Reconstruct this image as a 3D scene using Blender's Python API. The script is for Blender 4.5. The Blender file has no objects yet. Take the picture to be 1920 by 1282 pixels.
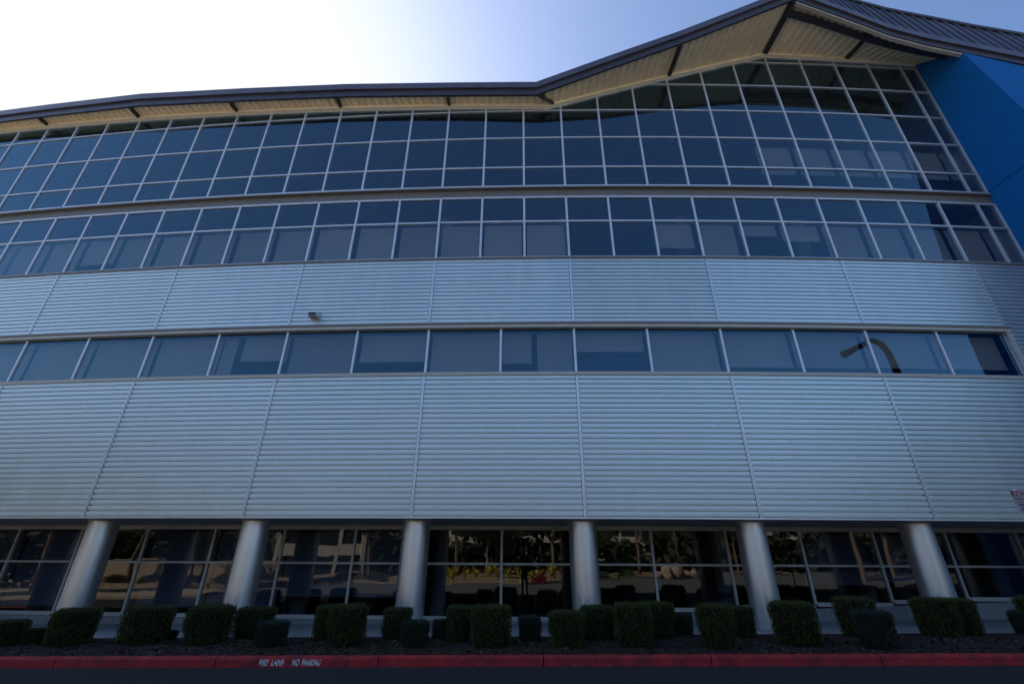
import bpy, bmesh, math, random
from mathutils import Vector, Matrix, noise
R_ = math.radians
sc = bpy.context.scene
col = sc.collection

# ---------------------------------------------------------------- camera
cam_d = bpy.data.cameras.new("camera"); cam = bpy.data.objects.new("camera", cam_d); col.objects.link(cam)
sc.camera = cam
cam_d.sensor_width = 36.0; cam_d.lens = 862.5615 / 1920 * 36.0
cam_d.clip_start = 0.05; cam_d.clip_end = 2000
PITCH, ROLL, YAW = R_(25.6398), R_(0.3214), R_(-1.5793)
fw = Vector((math.sin(YAW) * math.cos(PITCH), math.cos(YAW) * math.cos(PITCH), math.sin(PITCH)))
rt0 = fw.cross(Vector((0, 0, 1))).normalized(); up0 = rt0.cross(fw)
rt = rt0 * math.cos(ROLL) + up0 * math.sin(ROLL); up = -rt0 * math.sin(ROLL) + up0 * math.cos(ROLL)
cam.matrix_world = Matrix(((rt.x, up.x, -fw.x, 0), (rt.y, up.y, -fw.y, 0), (rt.z, up.z, -fw.z, 1.6), (0, 0, 0, 1)))

# ---------------------------------------------------------------- sky, sun, exposure
SUN_EL, SUN_AZ = R_(40.5), R_(-50)          # azimuth measured from +Y towards +X
w = bpy.data.worlds.new("World"); sc.world = w; w.use_nodes = True
nt = w.node_tree; nt.nodes.clear()
sky = nt.nodes.new("ShaderNodeTexSky"); sky.sky_type = 'NISHITA'; sky.sun_disc = False
sky.sun_elevation = SUN_EL; sky.sun_rotation = SUN_AZ; sky.air_density = 1.0; sky.dust_density = 3.0; sky.ozone_density = 6.0
bg = nt.nodes.new("ShaderNodeBackground"); bg.inputs[1].default_value = 0.088
wo = nt.nodes.new("ShaderNodeOutputWorld")
# the bright aureole round the sun levels off instead of rising without limit
bw_ = nt.nodes.new("ShaderNodeRGBToBW"); nt.links.new(sky.outputs[0], bw_.inputs[0])
def wmath(op, a, b):
    n = nt.nodes.new("ShaderNodeMath"); n.operation = op
    for i, v in enumerate((a, b)):
        if isinstance(v, (int, float)): n.inputs[i].default_value = v
        else: nt.links.new(v, n.inputs[i])
    return n.outputs[0]
fct = wmath('POWER', wmath('ADD', wmath('POWER', wmath('DIVIDE', bw_.outputs[0], 4.5), 3.0), 1.0), -1.0 / 3.0)
vm = nt.nodes.new("ShaderNodeVectorMath"); vm.operation = 'SCALE'; nt.links.new(sky.outputs[0], vm.inputs[0]); nt.links.new(fct, vm.inputs['Scale'])
nt.links.new(vm.outputs[0], bg.inputs[0]); nt.links.new(bg.outputs[0], wo.inputs[0])
sd = bpy.data.lights.new("sun", 'SUN'); sd.energy = 5.0; sd.angle = R_(0.53); sd.color = (1, 0.93, 0.82)
sun = bpy.data.objects.new("sun", sd); col.objects.link(sun)
sdir = Vector((math.sin(SUN_AZ) * math.cos(SUN_EL), math.cos(SUN_AZ) * math.cos(SUN_EL), math.sin(SUN_EL)))
sun.rotation_euler = sdir.to_track_quat('Z', 'Y').to_euler(); sun.location = (-30, 30, 40)
vs = sc.view_settings; vs.view_transform = 'Standard'; vs.look = 'None'; vs.gamma = 1; vs.use_curve_mapping = False
vs.exposure = 1.47

# ---------------------------------------------------------------- helpers
def nodes_mat(name):
    m = bpy.data.materials.new(name); m.use_nodes = True
    n = m.node_tree; n.nodes.clear()
    return m, n.nodes, n.links

def pmat(name, c, rough=0.7, metal=0.0, var=0.15, scale=6.0, bump=0.0, bscale=40.0, c2=None, spec=0.5, detail=4, stretch=None, rvar=0.0):
    m, N, L = nodes_mat(name)
    out = N.new("ShaderNodeOutputMaterial"); b = N.new("ShaderNodeBsdfPrincipled")
    L.new(b.outputs[0], out.inputs[0])
    tc = N.new("ShaderNodeTexCoord"); vec = tc.outputs['Object']
    if stretch:
        mp = N.new("ShaderNodeMapping"); mp.inputs['Scale'].default_value = stretch; L.new(vec, mp.inputs[0]); vec = mp.outputs[0]
    nz = N.new("ShaderNodeTexNoise"); nz.inputs['Scale'].default_value = scale; nz.inputs['Detail'].default_value = detail
    L.new(vec, nz.inputs['Vector'])
    cr = N.new("ShaderNodeValToRGB"); a, z = cr.color_ramp.elements
    if c2 is None: c2 = tuple(min(1, x * (1 + var)) for x in c); c1 = tuple(x * (1 - var) for x in c)
    else: c1 = c
    a.position = 0.35; z.position = 0.68; a.color = (*c1, 1); z.color = (*c2, 1)
    L.new(nz.outputs['Fac'], cr.inputs[0]); L.new(cr.outputs[0], b.inputs['Base Color'])
    if name in ('ribbed_galvanised_siding', 'roller_blind_fabric', 'dark_shade_fabric', 'standing_seam_metal', 'brushed_column_metal'):
        oi = N.new("ShaderNodeObjectInfo"); m1 = N.new("ShaderNodeMapRange"); am = .16 if 'fabric' in name else .06
        m1.inputs[3].default_value = 1 - am; m1.inputs[4].default_value = 1 + am; L.new(oi.outputs['Random'], m1.inputs[0])
        hs = N.new("ShaderNodeHueSaturation"); L.new(m1.outputs[0], hs.inputs['Value']); L.new(cr.outputs[0], hs.inputs['Color']); L.new(hs.outputs[0], b.inputs['Base Color'])
    b.inputs['Roughness'].default_value = rough; b.inputs['Metallic'].default_value = metal
    b.inputs['Specular IOR Level'].default_value = spec
    if rvar:
        mr = N.new("ShaderNodeMapRange"); mr.inputs[1].default_value = .3; mr.inputs[2].default_value = .7
        mr.inputs[3].default_value = rough - rvar; mr.inputs[4].default_value = rough + rvar
        L.new(nz.outputs['Fac'], mr.inputs[0]); L.new(mr.outputs[0], b.inputs['Roughness'])
    if bump:
        n2 = N.new("ShaderNodeTexNoise"); n2.inputs['Scale'].default_value = bscale; n2.inputs['Detail'].default_value = 5
        L.new(vec, n2.inputs['Vector']); bp = N.new("ShaderNodeBump"); bp.inputs['Strength'].default_value = bump
        bp.inputs['Distance'].default_value = 0.02
        L.new(n2.outputs['Fac'], bp.inputs['Height']); L.new(bp.outputs[0], b.inputs['Normal'])
    return m

def glass_mat(name, tint, trans, refl, wav=0.0, wscale=0.8):
    """coated glass: a mirror-like coat over tinted see-through glass"""
    m, N, L = nodes_mat(name)
    out = N.new("ShaderNodeOutputMaterial"); mix = N.new("ShaderNodeMixShader")
    tr = N.new("ShaderNodeBsdfTransparent"); tr.inputs[0].default_value = (*trans, 1)
    gl = N.new("ShaderNodeBsdfGlossy"); gl.inputs[0].default_value = (*tint, 1); gl.inputs['Roughness'].default_value = 0.012
    fr = N.new("ShaderNodeFresnel"); fr.inputs[0].default_value = 1.5
    mr = N.new("ShaderNodeMapRange"); mr.inputs[1].default_value = 0.04; mr.inputs[2].default_value = 1.0
    mr.inputs[3].default_value = refl; mr.inputs[4].default_value = 1.0
    L.new(fr.outputs[0], mr.inputs[0])
    ge = N.new("ShaderNodeNewGeometry"); inv = N.new("ShaderNodeMath"); inv.operation = 'SUBTRACT'; inv.inputs[0].default_value = 1.0
    L.new(ge.outputs['Backfacing'], inv.inputs[1]); mu = N.new("ShaderNodeMath"); mu.operation = 'MULTIPLY'
    L.new(mr.outputs[0], mu.inputs[0]); L.new(inv.outputs[0], mu.inputs[1]); L.new(mu.outputs[0], mix.inputs[0])
    L.new(tr.outputs[0], mix.inputs[1]); L.new(gl.outputs[0], mix.inputs[2]); L.new(mix.outputs[0], out.inputs[0])
    if wav:
        tc = N.new("ShaderNodeTexCoord"); nz = N.new("ShaderNodeTexNoise"); nz.inputs['Scale'].default_value = wscale
        nz.inputs['Detail'].default_value = 1.0
        L.new(tc.outputs['Object'], nz.inputs['Vector']); bp = N.new("ShaderNodeBump"); bp.inputs['Strength'].default_value = 1.0
        bp.inputs['Distance'].default_value = wav
        L.new(nz.outputs['Fac'], bp.inputs['Height']); L.new(bp.outputs[0], gl.inputs['Normal'])
    return m

M = {}
M['siding'] = pmat('ribbed_galvanised_siding', (.62, .695, .70), .42, .78, c2=(.675, .745, .75), scale=1.3, stretch=(2.4, 2.4, .3), rvar=.05)
M['alu'] = pmat('aluminium_mullion', (.66, .69, .74), .42, .45, var=.06, scale=3)
M['trim'] = pmat('aluminium_joint_trim', (.76, .77, .79), .38, .8, var=.06, scale=3)
M['taupe'] = pmat('taupe_painted_metal', (.19, .175, .16), .45, .1, var=.08)
M['taupelight'] = pmat('pale_painted_trim', (.50, .48, .43), .5, .1, var=.06)
M['fascia'] = pmat('dark_bronze_metal', (.060, .055, .070), .36, .3, var=.12, scale=2)
M['gutter'] = pmat('bronze_gutter_metal', (.115, .11, .145), .32, .35, var=.12, scale=2)
M['seam'] = pmat('standing_seam_metal', (.13, .15, .21), .38, .45, var=.12, scale=1.5, stretch=(1, 1, .3))
M['cream'] = pmat('cream_painted_deck', (.93, .79, .56), .6, 0, var=.07, scale=3)
M['creamtrim'] = pmat('cream_trim', (.93, .83, .65), .55, 0, var=.05, scale=3)
M['blue'] = pmat('blue_stucco', (.002, .135, .43), .85, 0, var=.05, scale=1.2, bump=.35, bscale=60, spec=.25)
M['column'] = pmat('brushed_column_metal', (.76, .78, .80), .34, .9, var=.05, scale=2, stretch=(1, 1, .15), rvar=.04)
M['concrete'] = pmat('concrete', (.23, .23, .235), .85, 0, c2=(.31, .305, .30), scale=9, bump=.25, bscale=90)
M['soffitgrey'] = pmat('grey_soffit', (.42, .42, .42), .7, 0, var=.08)
M['interior'] = pmat('interior_wall_paint', (.10, .105, .11), .9, 0, var=.1)
M['ceiling'] = pmat('ceiling_tile', (.22, .23, .235), .9, 0, var=.05)
M['intcol'] = pmat('interior_column_paint', (.30, .30, .30), .8, 0, var=.05)
M['furn'] = pmat('dark_furniture', (.05, .05, .055), .6, 0, var=.1)
M['blind'] = pmat('roller_blind_fabric', (.47, .43, .40), .9, 0, var=.04, scale=30)
M['blinddark'] = pmat('dark_shade_fabric', (.22, .24, .32), .9, 0, var=.05, scale=30)
M['glass'] = glass_mat('coated_blue_glass', (.40, .74, .98), (.74, .77, .78), .13, .004, .35)
M['glassg'] = glass_mat('storefront_glass', (.95, .95, .92), (.68, .71, .74), .048, .006, .55)
M['roof'] = pmat('roof_membrane', (.25, .25, .26), .9)
M['asphalt'] = pmat('asphalt', (.015, .016, .019), .9, 0, c2=(.032, .034, .038), scale=35, bump=.6, bscale=160, spec=.3, detail=8)
M['bounceasphalt'] = pmat('light_bounce_asphalt', (.10, .10, .105), .95, 0, c2=(.16, .158, .155), scale=2, bump=.3, bscale=90, spec=.2)  # paler asphalt, added to bounce sunlight up onto the roof soffit
M['mulch'] = pmat('bark_mulch', (.014, .010, .008), .95, 0, c2=(.050, .036, .028), scale=22, bump=1.0, bscale=60, spec=.2, detail=8)
M['chips'] = pmat('bark_chip', (.022, .016, .012), .9, 0, c2=(.10, .08, .06), scale=5, spec=.2)
M['redkerb'] = None
M['sand'] = pmat('dry_earth', (.24, .17, .11), .95, 0, c2=(.36, .27, .19), scale=3, bump=.4, bscale=30)
M['tan'] = pmat('tan_concrete', (.32, .25, .18), .9, 0, c2=(.42, .34, .26), scale=5)
M['leafdark'] = pmat('shrub_leaf_green', (.018, .028, .005), .6, 0, c2=(.082, .100, .022), scale=9, spec=.3)
M['leafblue'] = pmat('shrub_leaf_blue_green', (.014, .026, .020), .65, 0, c2=(.040, .062, .046), scale=9, spec=.3)
M['leafolive'] = pmat('shrub_leaf_olive', (.025, .034, .010), .65, 0, c2=(.070, .085, .025), scale=9, spec=.3)
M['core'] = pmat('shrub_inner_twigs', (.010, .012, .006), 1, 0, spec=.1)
M['bark'] = pmat('bark', (.12, .08, .055), .9, 0, c2=(.26, .19, .14), scale=8, bump=.5, bscale=30)
M['treeleaf'] = pmat('tree_leaf', (.035, .060, .018), .7, 0, c2=(.10, .13, .045), scale=3)
M['woodleaf'] = pmat('far_wood_leaf', (.012, .020, .008), .8, 0, c2=(.034, .045, .018), scale=.5)
M['flax'] = pmat('yellow_flax_leaf', (.38, .38, .04), .6, 0, c2=(.85, .75, .12), scale=4)
M['redflower'] = pmat('red_flower', (.28, .012, .02), .6, 0)
M['palewall'] = pmat('pale_plaster_wall', (.52, .48, .42), .85, 0, var=.05)
M['darkglass'] = pmat('dark_window_glass', (.02, .025, .03), .08, 0, var=.05)
M['white'] = pmat('white_paint', (.72, .72, .72), .5, 0, var=.04)
M['kerbwhite'] = None
M['signred'] = pmat('sign_red', (.24, .035, .055), .45, 0, var=.04)
M['signwhite'] = pmat('sign_white', (.42, .42, .47), .45, 0, var=.04)
M['black'] = pmat('black_plastic', (.012, .012, .014), .4, 0)
M['lens'] = pmat('lamp_lens', (.35, .34, .30), .15, 0)
M['darksteel'] = pmat('dark_painted_steel', (.03, .03, .032), .45, .3)
M['skin'] = pmat('skin', (.42, .25, .18), .6, 0)
M['cloth'] = pmat('dark_cloth', (.02, .02, .026), .9, 0)
M['hair'] = pmat('dark_hair', (.015, .01, .008), .7, 0)

def kerb_mat():
    m, N, L = nodes_mat('red_painted_kerb')
    out = N.new("ShaderNodeOutputMaterial"); b = N.new("ShaderNodeBsdfPrincipled"); L.new(b.outputs[0], out.inputs[0])
    tc = N.new("ShaderNodeTexCoord")
    nz = N.new("ShaderNodeTexNoise"); nz.inputs['Scale'].default_value = 3.5; nz.inputs['Detail'].default_value = 8; nz.inputs['Roughness'].default_value = .7
    L.new(tc.outputs['Object'], nz.inputs['Vector'])
    cr = N.new("ShaderNodeValToRGB"); e = cr.color_ramp.elements
    e[0].position = .36; e[0].color = (.17, .010, .012, 1); e[1].position = .62; e[1].color = (.46, .016, .020, 1)
    L.new(nz.outputs['Fac'], cr.inputs[0])
    n2 = N.new("ShaderNodeTexNoise"); n2.inputs['Scale'].default_value = 7; n2.inputs['Detail'].default_value = 10; n2.inputs['Roughness'].default_value = .75
    L.new(tc.outputs['Object'], n2.inputs['Vector'])
    c2 = N.new("ShaderNodeValToRGB"); f = c2.color_ramp.elements; f[0].position = .60; f[0].color = (0, 0, 0, 1); f[1].position = .66; f[1].color = (1, 1, 1, 1)
    L.new(n2.outputs['Fac'], c2.inputs[0])
    mx = N.new("ShaderNodeMixRGB"); mx.inputs[2].default_value = (.16, .12, .12, 1)
    L.new(c2.outputs[0], mx.inputs[0]); L.new(cr.outputs[0], mx.inputs[1]); L.new(mx.outputs[0], b.inputs['Base Color'])
    b.inputs['Roughness'].default_value = .7
    bp = N.new("ShaderNodeBump"); bp.inputs['Strength'].default_value = .4; bp.inputs['Distance'].default_value = .01
    L.new(n2.outputs['Fac'], bp.inputs['Height']); L.new(bp.outputs[0], b.inputs['Normal'])
    return m
M['redkerb'] = kerb_mat()

class MB:
    def __init__(s): s.v = []; s.f = []; s.mi = []; s.smooth = []
    def add(s, vs, fs, mi=0, smooth=False):
        o = len(s.v); s.v += [tuple(p) for p in vs]
        for f in fs: s.f.append(tuple(i + o for i in f)); s.mi.append(mi); s.smooth.append(smooth)
    def hexa(s, p, mi=0):   # p: 8 pts: bottom 0-3 ccw, top 4-7
        s.add(p, [(3, 2, 1, 0), (4, 5, 6, 7), (0, 1, 5, 4), (1, 2, 6, 5), (2, 3, 7, 6), (3, 0, 4, 7)], mi)
    def box(s, x0, x1, y0, y1, z0, z1, mi=0):
        s.hexa([(x0, y0, z0), (x1, y0, z0), (x1, y1, z0), (x0, y1, z0), (x0, y0, z1), (x1, y0, z1), (x1, y1, z1), (x0, y1, z1)], mi)
    def tube(s, pts, rads, n=12, mi=0, caps=True, smooth=True):
        pts = [Vector(p) for p in pts]; rings = []
        prev = None
        for i, p in enumerate(pts):
            d = (pts[min(i + 1, len(pts) - 1)] - pts[max(i - 1, 0)]).normalized()
            a = prev if prev is not None else (Vector((1, 0, 0)) if abs(d.x) < .9 else Vector((0, 1, 0)))
            a = (a - d * a.dot(d)).normalized(); prev = a; b = d.cross(a)
            r = rads[i] if hasattr(rads, '__len__') else rads
            rings.append([p + a * r * math.cos(2 * math.pi * j / n) + b * r * math.sin(2 * math.pi * j / n) for j in range(n)])
        vs = [q for r in rings for q in r]; fs = []
        for i in range(len(rings) - 1):
            for j in range(n):
                fs.append((i * n + j, i * n + (j + 1) % n, (i + 1) * n + (j + 1) % n, (i + 1) * n + j))
        s.add(vs, fs, mi, smooth)
        if caps: s.add(rings[0], [tuple(reversed(range(n)))], mi); s.add(rings[-1], [tuple(range(n))], mi)
    def mesh(s, name, mats):
        me = bpy.data.meshes.new(name); me.from_pydata(s.v, [], s.f); me.update()
        for m in (mats if isinstance(mats, (list, tuple)) else [mats]): me.materials.append(m)
        me.polygons.foreach_set('material_index', s.mi); me.polygons.foreach_set('use_smooth', s.smooth)
        return me
    def build(s, name, mats, parent=None, label=None, loc=None):
        o = bpy.data.objects.new(name, s.mesh(name, mats)); col.objects.link(o)
        if parent: o.parent = parent
        if label: o['label'] = label
        if loc: o.location = loc
        return o

def empty(name, loc, label, cat, group=None, rz=0):
    o = bpy.data.objects.new(name, None); col.objects.link(o); o.location = loc; o.rotation_euler.z = rz
    o.empty_display_size = .2
    return tag(o, label, cat, group)
def tag(o, label=None, cat=None, group=None, kind=None):
    if label: o['label'] = label
    if cat: o['category'] = cat
    if group: o['group'] = group
    if kind: o['kind'] = kind
    return o
def kids(o): return [c for c in bpy.data.objects if c.parent == o]

# ---------------------------------------------------------------- facade geometry: a gently convex wall
RAD, DIST, S0, BAY = 199.7371, 12.0, 1.481, 4.2816
def WP(k, wd=0.0, z=0.0):
    a = (S0 + k * BAY) / RAD; r = RAD + wd
    return Vector((r * math.sin(a), DIST + RAD - r * math.cos(a), z))
def ksplit(k0, k1, n=3):
    ks = [k0]; i = math.floor(k0 * n + 1 + 1e-6)
    while i / n < k1 - 1e-6: ks.append(i / n); i += 1
    return ks + [k1]
def wbox(mb, k0, k1, w0, w1, z0, z1, mi=0, n=3, z0b=None, z1b=None, split=True):
    """box strip following the wall; w0<w1 (w1 outwards). z may differ at the ends"""
    ks = ksplit(k0, k1, n) if split else [k0, k1]
    z0b = z0 if z0b is None else z0b; z1b = z1 if z1b is None else z1b
    vs = []; fs = []
    for k in ks:
        t = (k - k0) / (k1 - k0); za = z0 + (z0b - z0) * t; zc = z1 + (z1b - z1) * t
        vs += [WP(k, w1, za), WP(k, w0, za), WP(k, w0, zc), WP(k, w1, zc)]
    m = len(ks)
    for i in range(m - 1):
        a = i * 4; b = a + 4
        for j in range(4): fs.append((a + j, a + (j + 1) % 4, b + (j + 1) % 4, b + j))
    fs.append((3, 2, 1, 0)); e = (m - 1) * 4; fs.append((e, e + 1, e + 2, e + 3))
    mb.add(vs, fs, mi)
def interp(k, tab):
    if k <= tab[0][0]: return tab[0][1]
    for (a, x), (b, y) in zip(tab, tab[1:]):
        if k <= b: return x + (y - x) * (k - a) / (b - a)
    return tab[-1][1]
KL, KR = -6.0, 3.49
ZT = [(-6.0, 18.11), (-.11, 17.30), (2.0, 20.50), (3.49, 20.33)]
def ztop(k): return interp(k, ZT)
GS = .0115                       # the ground rises gently to the right
def gz(x): return GS * x

bld = empty('office_building', WP(0, 0, 0), 'long office building with ribbed silver siding, dark blue glass bands and a peaked overhanging roof', 'building')
# every part is placed in world coordinates: the parent carries the offset
BO = bld.location.copy()
def part(mb, name, mats, parent=bld, label=None):
    o = mb.build(name, mats, parent, label)
    if parent is bld: o.matrix_parent_inverse = Matrix.Translation(-BO)
    return o

# ---- ribbed siding, one panel per bay
def siding(k0, k1, z0, z1):
    mb = MB(); n = max(1, round((z1 - z0) / .1375)); p = (z1 - z0) / n
    prof = []
    for i in range(n):
        z = z0 + i * p
        prof += [(z, -.060), (z + p * .17, -.060), (z + p * .20, 0.0), (z + p * .26, 0.0), (z + p * .29, -.012), (z + p * .36, -.012), (z + p * .41, 0), (z + p - .003, 0.0)]
    prof.append((z1, -.060))
    g = .045 / BAY; ks = ksplit(k0 + g, k1 - g, 2); vs = []; fs = []
    for k in ks: vs += [WP(k, wd, z) for z, wd in prof]
    m = len(prof)
    for i in range(len(ks) - 1):
        for j in range(m - 1): fs.append((i * m + j, (i + 1) * m + j, (i + 1) * m + j + 1, i * m + j + 1))
    mb.add(vs, fs)
    # fixings
    rnd = random.Random(int(k0 * 7 + z0))
    for r in range(1, n, 3):
        z = z0 + r * p + p * .70
        for q in range(1, 7):
            k = k0 + (k1 - k0) * q / 7; c = WP(k, .004, z)
            a = .008; mb.add([c + Vector((-a, 0, -a)), c + Vector((a, 0, -a)), c + Vector((a, 0, a)), c + Vector((-a, 0, a))], [(0, 1, 2, 3)], 1)
    o = part(mb, 'siding_panel', [M['siding'], M['taupe']])
    t = MB()
    for sx in (-1, 1): wbox(t, k0 + (.022 * sx - .013) / BAY, k0 + (.022 * sx + .013) / BAY, -.03, .012, z0, z1, split=False)
    wbox(t, k0 - .009 / BAY, k0 + .009 / BAY, -.04, -.012, z0, z1, split=False)
    t.build('joint_trim', M['trim'], o).matrix_parent_inverse = Matrix.Identity(4)
    return o
ZMB, ZMT, ZUB, ZUT, ZB3, ZB4 = 2.6157, 6.3286, 7.9978, 10.2698, 12.898, 13.3674
for k in range(-6, 3): siding(k, k + 1, ZMB, ZMT)
for k in range(-6, 3): siding(k, k + 1, ZUB, ZUT)
siding(3, 3.49, ZMB, ZUT)

# backing wall behind the siding (keeps the sun out)
b = MB(); wbox(b, KL, KR, -.16, -.07, ZMB, ZMT - .03); wbox(b, KL, KR, -.16, -.07, ZUB + .03, ZUT - .03); wbox(b, 3, KR, -.16, -.07, ZMT, ZUB)
part(b, 'wall', M['interior'])

# ---- horizontal trims
b = MB(); wbox(b, KL, KR, -.06, .03, ZMB - .035, ZMB - .003); part(b, 'drip_trim', M['trim'])
b = MB(); wbox(b, KL, 3.02, -.16, .035, ZMT + .003, ZMT + .10); part(b, 'window_sill', M['taupelight'])
b = MB(); wbox(b, KL, 3.02, -.16, .03, ZUB - .165, ZUB - .065); wbox(b, 3.0, 3.02, -.16, .03, ZMT + .10, ZUB - .165, split=False); part(b, 'window_header', M['taupelight'])
b = MB(); wbox(b, KL, 3.03, -.08, .055, ZUB - .06, ZUB - .003); part(b, 'header_flashing', M['taupe'])
b = MB(); wbox(b, KL, KR, -.16, .03, ZUT + .003, ZUT + .075); part(b, 'sill_trim', M['taupe'])
# spandrel channel between the two upper glass bands
b = MB(); wbox(b, KL, KR, -.30, -.12, ZB3 + .07, ZB4 - .10, 0); wbox(b, KL, KR, -.30, .0, ZB4 - .10, ZB4 - .055, 0)
part(b, 'spandrel_band', M['taupe'])

# ---- windows: one per bay division, each its glass > window_frame, blind
FW = .033 / BAY
WR = random.Random(99)
def window(k0, k1, zb, zt_fn, transoms, gm, blind=None, last=False, rec=-.10, bm='blind', fr=M['alu'], bot=.045, topf=.045):
    g = MB(); kk = [k0] + [q for q in (-.11, 2.0) if k0 < q - 1e-3 and q + 1e-3 < k1] + [k1]
    j0, j1, j2, j3 = (WR.uniform(-.0035, .0035) for _ in range(4)) if len(kk) == 2 else (0, 0, 0, 0)
    for a, c in zip(kk, kk[1:]):     # each pane sits a hair out of true, as real glazing does
        g.hexa([WP(a, rec - .025, zb), WP(a, rec + j0, zb), WP(c, rec + j1, zb), WP(c, rec - .025, zb), WP(a, rec - .025, zt_fn(a)), WP(a, rec + j2, zt_fn(a)), WP(c, rec + j3, zt_fn(c)), WP(c, rec - .025, zt_fn(c))])
    o = part(g, 'window', gm)
    f = MB(); z0 = zb
    wbox(f, k0 - FW, k0 + FW, rec - .06, rec + .040, z0, zt_fn(k0), split=False)
    if last: wbox(f, k1 - FW, k1 + FW, rec - .06, rec + .040, z0, zt_fn(k1), split=False)
    a0, a1 = k0 + FW, k1 - (FW if last else FW)
    for z in transoms:
        if zt_fn(k0) < z - .02 and zt_fn(k1) < z - .02: continue
        s, e = a0, a1
        if zt_fn(k0) < z: 
            t = (z - zt_fn(k0)) / (zt_fn(k1) - zt_fn(k0)); s = max(s, k0 + (k1 - k0) * t)
        elif zt_fn(k1) < z:
            t = (z - zt_fn(k1)) / (zt_fn(k0) - zt_fn(k1)); e = min(e, k1 - (k1 - k0) * t)
        if e - s > .01: wbox(f, s, e, rec - .06, rec + .032, z - .028, z + .028, split=False)
    if bot: wbox(f, a0, a1, rec - .06, rec + .050, zb - .045, zb + bot, split=False)
    if topf:
        for a, c in zip(kk, kk[1:]): wbox(f, max(a, a0), min(c, a1), rec - .06, rec + .040, zt_fn(a) - topf, zt_fn(a) + .02, z0b=zt_fn(c) - topf, z1b=zt_fn(c) + .02, split=False)
    f.build('window_frame', fr, o)
    if blind:
        s = MB()
        for (b0, b1, c0, c1) in blind:
            wbox(s, k0 + (k1 - k0) * b0, k0 + (k1 - k0) * b1, rec - .30, rec - .285, c0, c1, split=False)
            wbox(s, k0 + (k1 - k0) * b0, k0 + (k1 - k0) * b1, rec - .305, rec - .275, c0 - .03, c0, split=False)
        s.build('blind', M[bm], o)
    return o
third = lambda i: i / 3
# top band
for i in range(-18, 11):
    k0 = third(i); k1 = third(i + 1) if i < 10 else KR
    bl = None
    if k0 > 1.6: bl = [(.05, .93, 14.30, 15.62)]
    window(k0, k1, ZB4, ztop, [14.2873, 15.7556, 17.2155, 18.7034, 20.16], M['glass'], bl, last=(i == 10))
# band 3
def b3(k):
    if k < -3.9: f = 1.0
    if abs(k + 4) < .01: f = .62
    elif k < -.01: f = 1.0
    elif k < .6: f = 0
    elif k < .9: f = .58
    elif k < 1.2: f = 1
    elif k < 1.5: f = .26
    elif k < 1.9: f = .38
    else: f = 1
    return f
for i in range(-18, 11):
    k0 = third(i); k1 = third(i + 1) if i < 10 else KR
    f = b3(k0); bl = [(.06, .94, 11.93 - 1.62 * f, 11.93)] if f else None
    window(k0, k1, ZUT + .10, lambda k: ZB3, [11.85], M['glass'], bl, last=(i == 10), topf=.045)
# middle strip
mid = {-5: 1, -4: .72, -3: .93, -2: .62, -1: .93, 1: 0, 0: .42, 2: .98, 3: .78, 4: .78}
for i in range(-12, 6):
    k0, k1 = i / 2, (i + 1) / 2
    zt, zb = ZUB - .17, ZMT + .10
    H = zt - zb
    T = {-5: .60, -4: .85, -3: .62, -2: .88, 0: .42, 1: 1, 2: .76, 3: .76, 4: .74, 5: .74}
    if i == -1: bl = [(.02, .42, zb + H * .32, zt), (.50, .98, zb, zt)]
    elif i == -5: bl = [(.0, .20, zb, zt), (.30, .97, zb + H * .45, zt)]
    else: bl = [(.03, .97, zb + H * (1 - T.get(i, 1.0)), zt)]
    window(k0, k1, zb, lambda k: zt, [], M['glass'], bl, last=(i == 5), bot=0, topf=0)
# storefront, set back behind the columns
RG = -2.25
def zsill(k): return .20 if k < .7 else .43 + (k - .7) * .14
GFW = .5
for i in range(-12, 7):
    k0, k1 = i / 2, (i + 1) / 2
    dark = i <= -3 or i >= 3
    zb = zsill((k0 + k1) / 2)
    bl = [(.02, .98, zb + (.55 if i > -5 else .25), 2.40)] if dark and i not in (-7, 5) else None
    window(k0, k1, zb + .06, lambda k: 2.46, [1.575], M['glassg'], bl, last=(i == 6), rec=RG, bm='blinddark', fr=M['taupelight'], bot=.05, topf=0)
b = MB(); wbox(b, KL, 3.5, RG - .10, RG + .05, 2.455, 2.57); part(b, 'storefront_header', M['taupelight'])
b = MB(); wbox(b, KL, .7, RG - .12, RG + .06, -.2, .205); 
wbox(b, .7, 3.5, RG - .12, RG + .06, -.2, .43, z0b=-.2, z1b=.43 + 2.8 * .14); part(b, 'plinth', M['concrete'])
b = MB(); wbox(b, KL, 3.5, RG - .1, -.002, 2.581, 2.62); part(b, 'soffit', M['soffitgrey'])
# ---- interior: slabs, back wall, columns, a little furniture
b = MB()
for z0, z1 in ((2.62, 2.72), (8.05, 8.20), (12.93, 13.05)): wbox(b, KL, KR, -9, -.32 if z0 > 5 else -2.4, z0, z1, n=1)
part(b, 'ceiling', M['ceiling'])
b = MB()
for z0, z1 in ((.0, .12), (5.3, 5.45), (9.2, 9.35), (13.08, 13.2)): wbox(b, KL, KR, -9, -.32 if z0 > 5 else RG - .12, z0, z1, n=1)
part(b, 'floor', M['interior'])
b = MB(); ki_ = [KL, -.22, 2.0, KR]
for a, c in zip(ki_, ki_[1:]): wbox(b, a, c, -9.2, -9, -.2, interp(a, ZT) + .30, z1b=interp(c, ZT) + .30, n=1)
part(b, 'interior_wall', M['interior'])
for k in range(-5, 4):
    b = MB(); c = WP(k, -1.3); b.tube([(c.x, c.y, 5.45), (c.x, c.y, 12.93)], .22, 14); part(b, 'interior_column', M['intcol'])
    b = MB(); c = WP(k + .05, -3.4); b.tube([(c.x, c.y, .12), (c.x, c.y, 2.62)], .22, 14); part(b, 'interior_column', M['intcol'])
rnd = random.Random(3)
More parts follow.
